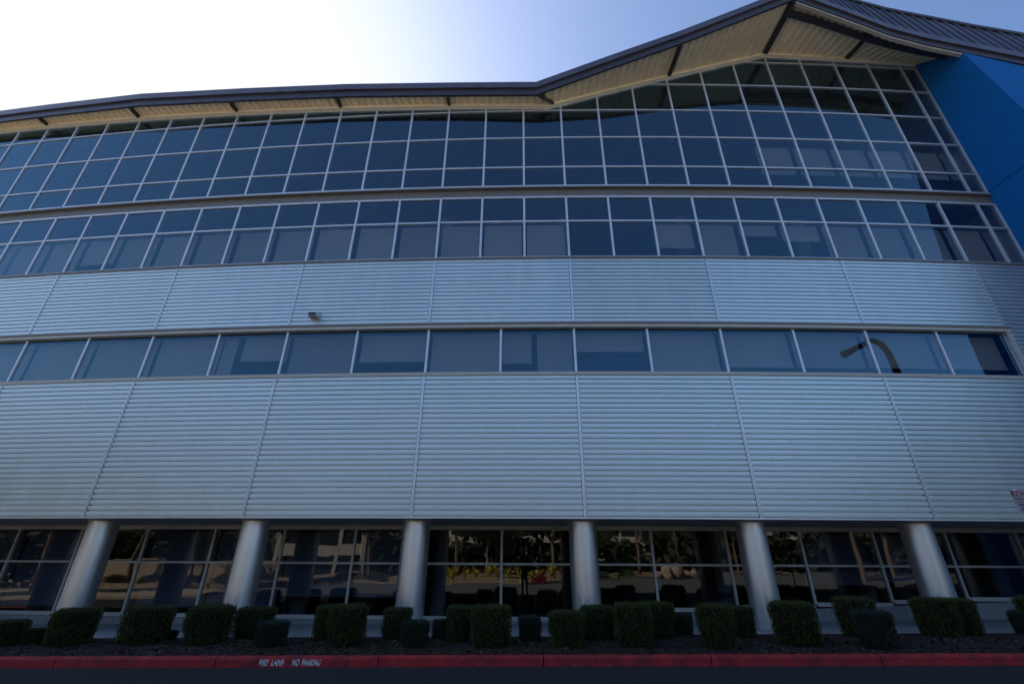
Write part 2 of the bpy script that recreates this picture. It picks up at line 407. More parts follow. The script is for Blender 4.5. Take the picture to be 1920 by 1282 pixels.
for i in range(9):
    k = -2.6 + i * .62; c = WP(k, -3.3 - rnd.random() * 1.4); b = MB(); w_ = .7
    b.box(c.x - w_, c.x + w_, c.y - .35, c.y + .35, .82, .86)
    for sx in (-1, 1):
        for sy in (-1, 1): b.box(c.x + sx * (w_ - .05) - .02, c.x + sx * (w_ - .05) + .02, c.y + sy * .3 - .02, c.y + sy * .3 + .02, .12, .82)
    t = empty('desk', (c.x, c.y, .12), 'dim office desk behind the storefront glass, ' + ['far left behind the dark shades', 'behind the second round column', 'left of the third column', 'behind the third column', 'left of the central glass mullion', 'right of the central glass mullion', 'behind the fourth column', 'between the fourth and fifth columns', 'beside the fifth column'][i], 'desk', 'desks inside the ground floor')
    o = b.build('desk_frame', M['furn'], t); o.matrix_parent_inverse = Matrix.Translation(-t.location)
    if i % 2 == 0:
        b = MB(); b.box(c.x - .28, c.x + .28, c.y - .05, c.y - .02, .98, 1.32); b.box(c.x - .04, c.x + .04, c.y - .04, c.y - .01, .865, .98); b.box(c.x - .13, c.x + .13, c.y - .1, c.y + .06, .862, .875)
        o = b.build('monitor', M['black']); tag(o, 'dark monitor on the desk ' + ['far left behind the dark shades', '', 'left of the third column', '', 'left of the central glass mullion', '', 'behind the fourth column', '', 'beside the fifth column'][i], 'monitor', 'monitors inside the ground floor')

# ---- columns
for k in (-5, -4, -3, -2, -1, 0, 1, 2, 3):
    c = WP(k, -.697); g0 = .0 if k < 1 else .12
    b = MB(); z0 = gz(c.x) + .02; b.tube([(c.x, c.y, z0 + .16), (c.x, c.y, 2.585)], .35, 48, caps=True); o = part(b, 'column', M['column'])
    b = MB(); b.tube([(c.x, c.y, z0 - .1), (c.x, c.y, z0 + .155)], .362, 48); b.build('column_base', M['concrete'], o)
    b = MB(); b.tube([(c.x, c.y, 2.545), (c.x, c.y, 2.583)], .385, 48); b.build('collar', M['soffitgrey'], o)

# ---- roof: cream trim, corrugated soffit, fascia, brackets, standing seam parapet
EAVE = [(-6.0, .35, 18.20), (-5.46, .36, 18.13), (-4.92, .40, 18.07), (-3.92, .50, 17.95), (-2.91, .47, 17.79), (-1.93, .45, 17.68), (-.95, .45, 17.50),
        (-.22, .50, 17.34), (.41, .97, 18.10), (1.02, 1.32, 19.00), (1.51, 1.66, 19.79), (2.0, 2.06, 20.56), (2.45, 1.75, 20.12), (2.88, 1.48, 19.62), (3.2, 1.40, 19.26),
        (3.49, 1.40, 18.95), (3.95, 1.50, 18.28), (4.6, 1.66, 17.5), (5.3, 1.85, 16.7)]
EW = [(k, a) for k, a, z in EAVE]; EZ = [(k, z) for k, a, z in EAVE]
b = MB()
for (a, za), (c, zc) in zip(ZT, ZT[1:]): wbox(b, a, c, -.14, .045, za, za + .15, z0b=zc, z1b=zc + .15)
part(b, 'soffit_trim', M['creamtrim'])
def strip(mb, ks, inner, outer, mi=0, smooth=False):
    vs = []; 
    for k in ks: vs += [inner(k), outer(k)]
    mb.add(vs, [(2 * i, 2 * i + 1, 2 * i + 3, 2 * i + 2) for i in range(len(ks) - 1)], mi, smooth)
def zw(k):   # trapezoid wave of the metal deck
    t = (k * 15.0) % 1.0
    return .055 * (0 if t < .38 else (t - .38) / .12 if t < .5 else 1 if t < .88 else (1 - t) / .12)
b = MB(); ks = []
k = -6.0
while k < 3.489:
    base = math.floor(k * 15 + 1e-6) / 15
    for t in (0, .38, .5, .88):
        q = base + t / 15
        if q > (ks[-1] if ks else -9) + 1e-6 and q < 3.489: ks.append(q)
    k = base + 1 / 15 + 1e-5
ks.append(3.489)
strip(b, ks, lambda k: WP(k, -.12, ztop(k) + .13 + zw(k)), lambda k: WP(k, interp(k, EW), max(interp(k, EZ), 0) + .03 + zw(k)))
# a second skin above gives the deck its thickness
strip(b, ks, lambda k: WP(k, interp(k, EW), interp(k, EZ) + .14), lambda k: WP(k, -.12, ztop(k) + .24))
part(b, 'soffit_deck', M['cream'])
# cream edge trim right of the peak
b = MB(); kk = [2.02, 2.25, 2.45, 2.66, 2.88, 3.05, 3.2, 3.35, 3.488]
for a, c in zip(kk, kk[1:]):
    vs = []
    for q in (a, c):
        W_, Z_ = interp(q, EW), interp(q, EZ); vs.append([WP(q, W_ - .02, Z_ - .11), WP(q, W_ - .14, Z_ - .11), WP(q, W_ - .14, Z_ + .02), WP(q, W_ - .02, Z_ + .02)])
    b.add(vs[0] + vs[1], [(0, 1, 5, 4), (1, 2, 6, 5), (2, 3, 7, 6), (3, 0, 4, 7), (3, 2, 1, 0), (4, 5, 6, 7)])
part(b, 'eave_trim', M['taupelight'])
b = MB(); kk = [1.98, 2.25, 2.5, 2.75, 3.0, 3.25, 3.48]
for a, c in zip(kk, kk[1:]):
    vs = []
    for q in (a, c):
        W_, Z_ = interp(q, EW), interp(q, EZ); sl_ = (ztop(q) + .13 - Z_ - .03) / (W_ + .12); zz = Z_ + .03 + .42 * sl_
        vs.append([WP(q, W_ - .30, zz - .10), WP(q, W_ - .52, zz - .10), WP(q, W_ - .52, zz + .06), WP(q, W_ - .30, zz + .06)])
    b.add(vs[0] + vs[1], [(0, 1, 5, 4), (1, 2, 6, 5), (2, 3, 7, 6), (3, 0, 4, 7), (3, 2, 1, 0), (4, 5, 6, 7)])
part(b, 'eave_shade_bar', M['fascia'])  # dark bar stands in for the shade behind the eave trim
def edge_bar(mb, kk, w0, w1, z0, z1, mi=0):
    vs = []
    for q in kk:
        W_, Z_ = interp(q, EW), interp(q, EZ); vs += [WP(q, W_ + w1, Z_ + z0), WP(q, W_ + w0, Z_ + z0), WP(q, W_ + w0, Z_ + z1), WP(q, W_ + w1, Z_ + z1)]
    fs = [(4 * i + j, 4 * i + (j + 1) % 4, 4 * i + 4 + (j + 1) % 4, 4 * i + 4 + j) for i in range(len(kk) - 1) for j in range(4)]
    e = 4 * (len(kk) - 1); fs += [(3, 2, 1, 0), (e, e + 1, e + 2, e + 3)]
    mb.add(vs, fs, mi)
eks = [e[0] for e in EAVE]
b = MB(); edge_bar(b, eks, -.05, .02, -.02, .36); part(b, 'fascia', M['fascia'])
b = MB(); edge_bar(b, eks, -.06, .09, .30, .60); part(b, 'gutter', M['gutter'])
for ki, ko, wd in [(-5, -5, .10), (-4, -4, .10), (-3, -3, .10), (-2, -2, .10), (-1, -1, .10), (-.05, -.20, .12), (1.02, 1.02, .14), (2.0, 2.0, .16), (2.8, 2.72, .14)]:
    W_, Z_ = interp(ko, EW), interp(ko, EZ); zi = ztop(ki)
    b = MB(); h = wd / 2 / BAY
    b.hexa([WP(ki - h, -.02, zi + .02), WP(ki + h, -.02, zi + .02), WP(ko + h, W_ - .03, Z_ - .10), WP(ko - h, W_ - .03, Z_ - .10),
            WP(ki - h, -.02, zi + .19), WP(ki + h, -.02, zi + .19), WP(ko + h, W_ - .03, Z_ + .10), WP(ko - h, W_ - .03, Z_ + .10)])
    part(b, 'bracket', M['fascia'])
# standing seam cladding above the gutter, leaning back
def seam_pt(k, t, out=0):
    t *= max(.02, min(1, (k - 2.0) / .45)); W_, Z_ = interp(k, EW), interp(k, EZ); return WP(k, W_ - .02 - .55 * t + out, Z_ + .55 + 2.65 * t + out * .2)
b = MB(); kk = [2.0 + i * .1 for i in range(34)]
strip(b, kk, lambda k: seam_pt(k, 1), lambda k: seam_pt(k, 0))
strip(b, kk, lambda k: seam_pt(k, 1) + Vector((0, 6, 0)), lambda k: seam_pt(k, 1))
strip(b, kk, lambda k: seam_pt(k, 0) + Vector((0, 6, 0)), lambda k: seam_pt(k, 1) + Vector((0, 6, 0)))
b.add([seam_pt(2, 0), seam_pt(2, 1), seam_pt(2, 1) + Vector((0, 6, 0)), seam_pt(2, 0) + Vector((0, 6, 0))], [(0, 1, 2, 3)])
k = 2.02
while k < 5.28:
    h = .02 / BAY
    b.hexa([seam_pt(k - h, 0, .06), seam_pt(k + h, 0, .06), seam_pt(k + h, 0), seam_pt(k - h, 0), seam_pt(k - h, 1, .06), seam_pt(k + h, 1, .06), seam_pt(k + h, 1), seam_pt(k - h, 1)])
    k += .40 / BAY
part(b, 'standing_seam_cladding', M['seam'])
b = MB()
for a, c in zip(kk, kk[1:]):
    P = [seam_pt(a, 1, .09), seam_pt(a, 1, -.1), seam_pt(c, 1, -.1), seam_pt(c, 1, .09)]
    b.hexa([p + Vector((0, 0, -.06)) for p in (P[0], P[3], P[2], P[1])] + [p + Vector((0, 0, .1)) for p in (P[0], P[3], P[2], P[1])])
part(b, 'ridge_cap', M['fascia'])
# roof slab
b = MB(); ks2 = [-6, -5, -4, -3, -2, -1, -.22, .41, 1.02, 1.51, 2.0, 2.6, 3.49]
for a, c in zip(ks2, ks2[1:]):
    za, zc = interp(a, EZ) + .38, interp(c, EZ) + .38
    if a >= 2.0: za = ztop(a) + .4; zc = ztop(c) + .4
    wbox(b, a, c, -24, min(interp(a, EW), interp(c, EW)) - .06 if a < 2 else .5, za - .12, za + .14, z0b=zc - .12, z1b=zc + .14, split=False)
part(b, 'roof', M['roof'])
# rear and end walls
b = MB(); wbox(b, KL, KR, -24.2, -24, -.3, 17.5, n=1); wbox(b, KR - .02, KR - .001, -24, -.17, -.3, 20.7, split=False)
wbox(b, KL - .04, KL + .006, -24, -.17, -.3, 18.56, split=False); wbox(b, KL - .04, KL - .002, -24, -2.2, -.3, 2.6, split=False)
part(b, 'end_wall', M['siding'])

# ---- blue wing with its raked front
b = MB()
def wf(z): return 1.4 + (18.95 - z) * .13 if z > 9 else 1.4 + 9.95 * .13
KB = 5.25
zl = [-.3, 9.0, 18.95]
zt_l, zt_r = 18.97, interp(KB, EZ) + .02
pl = [WP(3.49, -24, -.3)] 
def poly(mb, pts, mi=0): mb.add(pts, [tuple(range(len(pts)))], mi)
side = [WP(3.49, -24, -.3), WP(3.49, wf(0), -.3), WP(3.49, wf(9), 9.0), WP(3.49, 1.4 + .0, 18.95), WP(3.49, -.1, 20.75), WP(3.49, -24, 20.7)]
poly(b, side)
wtR = interp(KB, EW) - .02
sideR = [WP(KB, -24, -.3), WP(KB, wf(0), -.3), WP(KB, wf(9), 9.0), WP(KB, wf(zt_r) - .0, zt_r), WP(KB, -24, 18.9)]
poly(b, list(reversed(sideR)))
poly(b, [side[1], sideR[1], sideR[2], side[2]]); poly(b, [side[2], sideR[2], sideR[3], side[3]])
poly(b, [side[3], sideR[3], sideR[4], side[5], side[4]]); poly(b, [side[0], side[5], sideR[4], sideR[0]])
bw = part(b, 'blue_wing_wall', M['blue'])
for z in (5.2, 9.3, 13.45):
    b = MB(); wbox(b, 3.484, 3.4899, -.1, wf(z), z, z + .018, split=False); wbox(b, 3.484, KB, wf(z) - .02, wf(z) + .003, z, z + .018, n=1); b.build('wall_joint', M['blue'], bw).matrix_parent_inverse = Matrix.Identity(4)

# ---------------------------------------------------------------- security light on the siding
c = WP((-6.30 - S0) / BAY, 0, 8.32); sl = empty('security_light', c, 'small grey wall light fixed on the upper ribbed siding', 'wall light')
b = MB(); a = .13
b.hexa([(-a, -.24, -.10), (a, -.24, -.10), (a, -.02, -.10), (-a, -.02, -.10), (-a, -.24, .03), (a, -.24, .03), (a, -.0, .13), (-a, -.0, .13)])
b.build('housing', M['alu'], sl)
b = MB(); b.box(-.115, .115, -.225, -.03, -.116, -.102); b.build('lens', M['lens'], sl)
b = MB(); b.box(-.115, .115, -.246, -.241, -.09, .0); b.build('front_grille', M['black'], sl)
b = MB(); b.box(-.09, .09, -.03, .03, -.14, .16); b.build('bracket', M['trim'], sl)
for o in kids(sl): o.rotation_euler.z = 0

# ---------------------------------------------------------------- ground, road, kerb, planting bed
def ground_sheet(name, pts, mat, zoff, sub=None):
    mb = MB(); mb.add([(x, y, gz(max(-60, min(60, x))) + zoff) for x, y in pts], [tuple(range(len(pts)))]); o = mb.build(name, mat); return tag(o, kind='structure')
mb = MB(); xs = [-900, -60, -30, 0, 30, 60, 900]; ys = [-900, -60, 0, 60, 900]
mb.add([(x, y, gz(max(-60, min(60, x))) - .05) for y in ys for x in xs], [(j * 7 + i, j * 7 + i + 1, j * 7 + i + 8, j * 7 + i + 7) for j in range(4) for i in range(6)])
tag(mb.build('ground', M['sand']), kind='structure')
mb = MB(); ys = [-60, -2.0]
mb.add([(x, y, gz(x)) for y in ys for x in (-60, -30, 0, 30, 60)], [(i, i + 1, i + 6, i + 5) for i in range(4)])
tag(mb.build('parking_lot', M['bounceasphalt']), kind='structure')  # lot kept pale so that it throws light up to the soffit
mb = MB(); ys = [-2.0, 9.6]; xs = [-60, -30, 0, 30, 60]
mb.add([(x, y, gz(x)) for y in ys for x in xs], [(i, i + 1, i + 6, i + 5) for i in range(4)])
tag(mb.build('road', M['asphalt']), kind='structure')
KY = 9.5
# kerb: segments with a rounded nose, joints between
mb = MB(); seg = 2.86; x = -34.0; joff = [-34.0]
while x < 34:
    x1 = x + seg - .018
    prof = [(0, -.1), (0.012, .115), (.022, .140), (.045, .152), (.15, .155), (.15, -.1)]
    vs = [(x, KY + dy, gz(x) + dz) for dy, dz in prof] + [(x1, KY + dy, gz(x1) + dz) for dy, dz in prof]; n = len(prof)
    mb.add(vs, [(i, i + n, i + n + 1, i + 1) for i in range(n - 1)] + [tuple(range(n)), tuple(reversed(range(n, 2 * n)))])
    x += seg
kerb = tag(mb.build('kerb', M['redkerb']), kind='structure')
mb = MB(); vs = []
rnd = random.Random(5)
NX, NY = 240, 12; x0, x1, y0, y1 = -34, 34, KY + .15, 12.0
for j in range(NY + 1):
    for i in range(NX + 1):
        x = x0 + (x1 - x0) * i / NX; y = y0 + (y1 - y0) * j / NY
        e = math.sin(math.pi * j / NY)
        vs.append((x, y, gz(x) + .135 + e * (.05 + .05 * noise.noise(Vector((x * .9, y * 1.3, 0)))) + .012 * noise.noise(Vector((x * 6, y * 6, 2))) + (.03 if j > NY * .6 and x > 3 else 0)))
mb.add(vs, [(j * (NX + 1) + i, j * (NX + 1) + i + 1, (j + 1) * (NX + 1) + i + 1, (j + 1) * (NX + 1) + i) for j in range(NY) for i in range(NX)], 0, True)
tag(mb.build('planting_bed', M['mulch']), kind='structure')
def bedz(x, y):
    e = math.sin(math.pi * max(0, min(1, (y - y0) / (y1 - y0)))); return gz(x) + .135 + e * (.05 + .05 * noise.noise(Vector((x * .9, y * 1.3, 0))))
# pavement under the overhang
mb = MB(); mb.hexa([(-34, 12.0, -.3 - .39), (34, 12.0, -.3), (34, 14.6, -.3), (-34, 14.6, -.69), (-34, 12.0, gz(-34) + .15), (34, 12.0, gz(34) + .15), (34, 14.6, gz(34) + .17), (-34, 14.6, gz(-34) + .17)])
tag(mb.build('pavement', M['concrete']), kind='structure')
# bark chips and litter
mb = MB(); rnd = random.Random(11)
for _ in range(9000):
    x = rnd.uniform(-14, 16); y = rnd.uniform(KY + .16, 11.95); z = bedz(x, y) + rnd.uniform(.0, .02)
    a = rnd.uniform(0, 6.28); l = rnd.uniform(.012, .04); wd = l * rnd.uniform(.25, .6); t = rnd.uniform(-.6, .6)
    u = Vector((math.cos(a), math.sin(a), t)) * l; v = Vector((-math.sin(a), math.cos(a), rnd.uniform(-.5, .5))) * wd; c = Vector((x, y, z))
    mb.add([c - u - v, c + u - v, c + u + v, c - u + v], [(0, 1, 2, 3)])
tag(mb.build('bark_litter', M['chips']), label='loose bark chips and dry litter over the planting bed', cat='mulch', kind='stuff')

# kerb lettering
def text_mesh(body, size, mat, name, parent=None, mtx=None, ext=.001, shear=0, space=1.0, xs=1.0, bold=0.0):
    cu = bpy.data.curves.new(name, 'FONT'); cu.body = body; cu.size = size; cu.extrude = ext; cu.shear = shear; cu.space_character = space; cu.offset = bold
    cu.align_x = 'LEFT'
    t = bpy.data.objects.new(name, cu); col.objects.link(t)
    dg = bpy.context.evaluated_depsgraph_get(); me = bpy.data.meshes.new_from_object(t.evaluated_get(dg))
    bpy.data.objects.remove(t); bpy.data.curves.remove(cu)
    o = bpy.data.objects.new(name, me); col.objects.link(o); me.materials.clear(); me.materials.append(mat)
    me.transform(Matrix.Diagonal((xs, 1, 1, 1)))
    if parent: o.parent = parent
    if mtx: o.matrix_world = mtx
    return o
def worn_white():
    m, N, L = nodes_mat('worn_white_stencil_paint')
    out = N.new("ShaderNodeOutputMaterial"); b = N.new("ShaderNodeBsdfPrincipled"); L.new(b.outputs[0], out.inputs[0])
    tc = N.new("ShaderNodeTexCoord"); nz = N.new("ShaderNodeTexNoise"); nz.inputs['Scale'].default_value = 16; nz.inputs['Detail'].default_value = 6
    L.new(tc.outputs['Object'], nz.inputs['Vector']); cr = N.new("ShaderNodeValToRGB"); e = cr.color_ramp.elements
    e[0].position = .36; e[0].color = (.26, .14, .15, 1); e[1].position = .50; e[1].color = (.80, .79, .80, 1)
    L.new(nz.outputs['Fac'], cr.inputs[0]); L.new(cr.outputs[0], b.inputs['Base Color']); b.inputs['Roughness'].default_value = .7
    return m
M['kerbwhite'] = worn_white()
Mk = Matrix(((1, 0, 0, 0), (0, 0, -1, 0), (GS, 1, 0, 0), (0, 0, 0, 1)))
for body, x0_, wd in (("FIRE  LANE", -4.63, .44), ("NO  PARKING", -4.05, .50)):
    sz = .128
    o = text_mesh(body, sz, M['kerbwhite'], 'lettering', None, None, .0008, .18, 1.0, 1, .0022)
    xsz = max(v.co.x for v in o.data.vertices) - min(v.co.x for v in o.data.vertices); o.data.transform(Matrix.Diagonal((wd / xsz, 1, 1, 1)))
    o.parent = kerb; o.matrix_world = Matrix.Translation((x0_, KY + .0035 - .004, gz(x0_) + .030)) @ Mk @ Matrix.Rotation(R_(-2.5), 4, 'X')
    tag(o, 'worn white stencilled ' + ' '.join(body.lower().split()) + ' lettering')

# ---------------------------------------------------------------- shrubs
def shrub_mesh(seed, blue):
    """barrel of upright clipped twigs, unit size: radius 1, height 1"""
    rnd = random.Random(seed); mb = MB(); ph = [rnd.uniform(0, 6.28) for _ in range(4)]
    def prof(t):   # radius along the height: narrow foot, wide shoulder, flat clipped top
        if t < .12: return .78 + t * 1.1
        if t < .86: return .91 + .09 * math.sin((t - .12) / .74 * math.pi / 2)
        return 1.0 - .34 * ((t - .86) / .14) ** 2.4
    def rr(a, t): return prof(t) * (1 + .05 * noise.noise(Vector((math.cos(a) * 2.2, math.sin(a) * 2.2, t * 2.5 + seed))) * 3 + .06 * math.sin(2 * a + ph[0]) + .04 * math.sin(3 * a + ph[1] + t * 3) + .03 * math.sin(7 * a + ph[2]))
    # dense inner body
    vs = []; nA, nT = 20, 8
    for j in range(nT + 1):
        t = .05 + .86 * j / nT
        for i in range(nA): a = 2 * math.pi * i / nA; r = rr(a, t) * .86; vs.append((r * math.cos(a), r * math.sin(a), t))
    vs.append((0, 0, .93)); fs = [(j * nA + i, j * nA + (i + 1) % nA, (j + 1) * nA + (i + 1) % nA, (j + 1) * nA + i) for j in range(nT) for i in range(nA)]
    fs += [(nT * nA + i, nT * nA + (i + 1) % nA, len(vs) - 1) for i in range(nA)]
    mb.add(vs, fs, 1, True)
    def sprig(p, d, l, wd):
        s_ = d.cross(Vector((rnd.uniform(-1, 1), rnd.uniform(-1, 1), .2))).normalized() * wd
        q = p + d * l * .5 + Vector((rnd.uniform(-1, 1), rnd.uniform(-1, 1), 0)) * .012; e = p + d * l
        mb.add([p - s_ * .5, p + s_ * .5, q + s_, q - s_, e], [(0, 1, 2, 3), (3, 2, 4)], 0)
    for _ in range(5200):
        a = rnd.uniform(0, 2 * math.pi)
        if rnd.random() < .70:
            t = rnd.random() ** .9; r = rr(a, t) * rnd.uniform(.86, .99)
            p = Vector((r * math.cos(a), r * math.sin(a), t * .95)); d = Vector((math.cos(a) * rnd.uniform(.1, .8), math.sin(a) * rnd.uniform(.1, .8), rnd.uniform(.6, 1.3)))
        else:
            q = math.sqrt(rnd.random()) * .86; r = rr(a, .97) * q * 1.25
            r = min(r, rr(a, .97)); p = Vector((r * math.cos(a), r * math.sin(a), .90 + .03 * rnd.random() - .05 * q * q)); d = Vector((rnd.uniform(-.4, .4), rnd.uniform(-.4, .4), 1))
        sprig(p, d.normalized(), rnd.uniform(.035, .11), rnd.uniform(.008, .018))
    for _ in range(150):     # stray shoots past the clipped outline
        a = rnd.uniform(0, 6.28); r = rr(a, .9) * rnd.uniform(.2, .95); sprig(Vector((r * math.cos(a), r * math.sin(a), .9)), Vector((math.cos(a) * .3, math.sin(a) * .3, 1)).normalized(), rnd.uniform(.10, .17), .008)
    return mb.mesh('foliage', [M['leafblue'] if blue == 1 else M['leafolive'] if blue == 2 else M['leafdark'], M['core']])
SM = {c: [shrub_mesh(s * 3 + c, c) for s in range(n)] for c, n in ((0, 5), (1, 3), (2, 2))}
stem = MB()
for i in range(5):
    a = i * 1.256; stem.tube([(.10 * math.cos(a), .10 * math.sin(a), -.08), (.3 * math.cos(a), .3 * math.sin(a), .2)], [.05, .03], 6)
stem_me = stem.mesh('stem', M['bark'])
# pixel -> ground: shrubs were measured by their left/right edge, top and foot
def ray(px, py): return (fw + rt * ((px - 960) / 862.5615) + up * ((641 - py) / 862.5615))
SH = [ # x0, x1, ytop, yfoot, colour, label
 (-34, 44, 1160, 1214, 2, 'low olive shrub at the far left edge of the planting bed'),
 (34, 80, 1176, 1211, 2, 'little olive shrub left of the leftmost tall clipped shrub'),
 (73, 173, 1138, 1214, 0, 'wide clipped green shrub in front of the leftmost column'),
 (217, 313, 1134, 1211, 0, 'clipped green shrub midway between the first and second columns'),
 (294, 330, 1180, 1202, 1, 'tiny grey shrub beside the foot of the shrub left of the second column'),
 (334, 430, 1132, 1212, 0, 'clipped green shrub just left of the second column'),
 (476, 546, 1136, 1192, 0, 'clipped shrub right of the second column, behind a lower grey one'),
 (472, 538, 1162, 1216, 1, 'low grey green shrub in front of the one right of the second column'),
 (584, 650, 1132, 1203, 0, 'rear left shrub of the overlapping pair under the third bay window'),
 (607, 687, 1131, 1215, 0, 'large front shrub of the overlapping pair left of the third column'),
 (714, 770, 1137, 1202, 0, 'slim clipped shrub just left of the third column foot'),
 (748, 803, 1161, 1217, 1, 'low grey shrub in front of the third column foot'),
 (808, 840, 1159, 1202, 1, 'small dark shrub just right of the third column foot'),
 (832, 886, 1133, 1206, 0, 'rear shrub of the overlapping pair left of the central storefront mullion'),
 (881, 959, 1132, 1217, 0, 'large front shrub of the pair below the central storefront mullion'),
 (970, 1017, 1152, 1205, 1, 'small isolated grey shrub in the middle of the bed'),
 (1030, 1097, 1142, 1217, 0, 'clipped green shrub just left of the fourth column foot'),
 (1088, 1156, 1133, 1203, 0, 'rear shrub standing before the fourth column foot'),
 (1151, 1230, 1128, 1215, 0, 'tallest front shrub right of the fourth column'),
 (1205, 1272, 1126, 1200, 0, 'rear shrub half hidden behind the tallest one right of the fourth column'),
 (1256, 1303, 1148, 1198, 1, 'small blue green shrub at the right end of the clump right of the fourth column'),
 (1312, 1388, 1130, 1219, 0, 'big clipped green shrub left of the fifth column'),
 (1372, 1421, 1134, 1200, 0, 'rear shrub tucked between a big shrub and the fifth column'),
 (1455, 1545, 1125, 1215, 0, 'big clipped green shrub just right of the fifth column'),
 (1580, 1658, 1117, 1200, 0, 'rear dark shrub midway between the fifth and sixth columns'),
 (1611, 1694, 1142, 1220, 1, 'low grey front shrub left of the sixth column'),
 (1726, 1812, 1118, 1200, 0, 'wide clipped shrub in front of the sixth column'),
 (1782, 1850, 1120, 1196, 0, 'shrub joined to the right side of the wide one before the sixth column'),
 (1864, 1898, 1142, 1190, 1, 'small grey shrub near the right edge of the bed'),
 (1884, 1990, 1116, 1192, 0, 'clipped shrub cut off by the right edge of the photo'),
]
rnd = random.Random(8)
for i, (xa, xb, yt, yf, c, lab) in enumerate(SH):
    d = ray((xa + xb) / 2, yf - 2); z = gz(0) + .17
    for _ in range(6):
        t = (z - 1.6) / d.z; P = Vector((0, 0, 1.6)) + d * t; z = bedz(P.x, P.y) - .01
    dep = P - Vector((0, 0, 1.6)); m_px = dep.dot(fw) / 862.56
    off = abs((xa + xb) / 2 - 960) / 862.56; rad = (xb - xa) / 2 * m_px / (1 + off * off) ** .3
    cy = P.y + rad * .55; cx = P.x * (cy / P.y)
    cyl = min(cy, 11.75)
    dt = ray((xa + xb) / 2, yt); t = (cyl - rad * .2) / dt.y; ht = 1.6 + dt.z * t - bedz(cx, cyl)
    g = 'clipped shrubs along the planting bed'
    t_ = empty('shrub', (cx, cyl, bedz(cx, cyl) - .03), lab, 'shrub', g, rnd.uniform(0, 6.28))
    ms = SM[c]; o = bpy.data.objects.new('foliage', ms[i % len(ms)]); col.objects.link(o); o.parent = t_; o.scale = (rad * 1.0, rad * 1.0, max(.12, ht + .02))
    o = bpy.data.objects.new('stem', stem_me); col.objects.link(o); o.parent = t_; o.scale = (rad, rad, max(.12, ht))

# ---------------------------------------------------------------- no parking sign at the right
sx, sy, sz = 9.86, 10.0, 2.53
sg = empty('parking_sign', (sx + .15, sy, gz(sx) + .1), 'red and white parking sign on a post at the right edge', 'sign')
b = MB(); b.box(-.15, .15, -.003, 0, 0, .46, 0); pn = b.build('sign_panel', M['signwhite'], sg, loc=(0, 0, sz - sg.location.z))
b = MB(); b.box(-.135, .135, -.0065, -.0035, .335, .447); b.build('red_band', M['signred'], pn)
b = MB(); b.box(-.135, .135, -.0065, -.0035, .225, .24); b.build('red_rule', M['signred'], pn)
b = MB(); b.box(-.09, .135, -.0065, -.0035, .045, .055); b.build('dark_rule', M['darksteel'], pn)
def sign_text(body, size, x, z, m, bold=.001):
    o = text_mesh(body, size, m, 'lettering', None, None, .0006, 0, 1, 1, bold); o.parent = pn
    o.matrix_local = Matrix(((1, 0, 0, x), (0, 0, -1, -.0085), (0, 1, 0, z), (0, 0, 0, 1)))
sign_text("NO", .135, -.085, .345, M['signwhite'], .003)
sign_text("PARKING", .075, -.128, .262, M['signred'])
sign_text("FIRE", .085, -.10, .145, M['darksteel']); sign_text("LANE", .085, -.10, .072, M['darksteel'])
b = MB(); b.tube([(0.0, .035, -.3), (0.0, .035, sz - sg.location.z + .48)], .028, 10); b.build('post', M['trim'], sg)

# ---------------------------------------------------------------- the other side of the road (seen mirrored in the glass)
# planted island
def island(name, pts, zt, mat):
    mb = MB(); n = len(pts)
    mb.add([(x, y, gz(x) + zt) for x, y in pts] + [(x, y, gz(x) - .1) for x, y in pts], [tuple(range(n))] + [(i, i + n, (i + 1) % n + n, (i + 1) % n) for i in range(n)])
    return tag(mb.build(name, mat), kind='structure')
isl = [(-20, -16.4), (0, -16.0), (7, -22), (22, -33), (40, -38), (40, -46), (-20, -46)]
def kerb_line(pts, closed=True):
    mb = MB(); n = len(pts)
    for i in range(n if closed else n - 1):
        a = Vector((*pts[i], 0)); c = Vector((*pts[(i + 1) % n], 0)); d = (c - a).normalized(); s_ = Vector((-d.y, d.x, 0)) * .09
        P = [a - s_, c - s_, c + s_, a + s_]
        mb.hexa([(p.x, p.y, gz(p.x) - .1) for p in P] + [(p.x, p.y, gz(p.x) + .16) for p in P])
    return tag(mb.build('island_kerb', M['tan']), kind='structure')
island('planted_island', list(reversed(isl)), .13, M['sand']); kerb_line(isl)
tp = [(-44, -12), (-22, -5), (-19, 1.5), (-44, 5.0)]
island('pale_pavement', tp, .14, M['tan'])
island('earth_bank', [(-60, -46), (-22, -46), (-24, -9), (-60, -16)], .35, M['sand'])
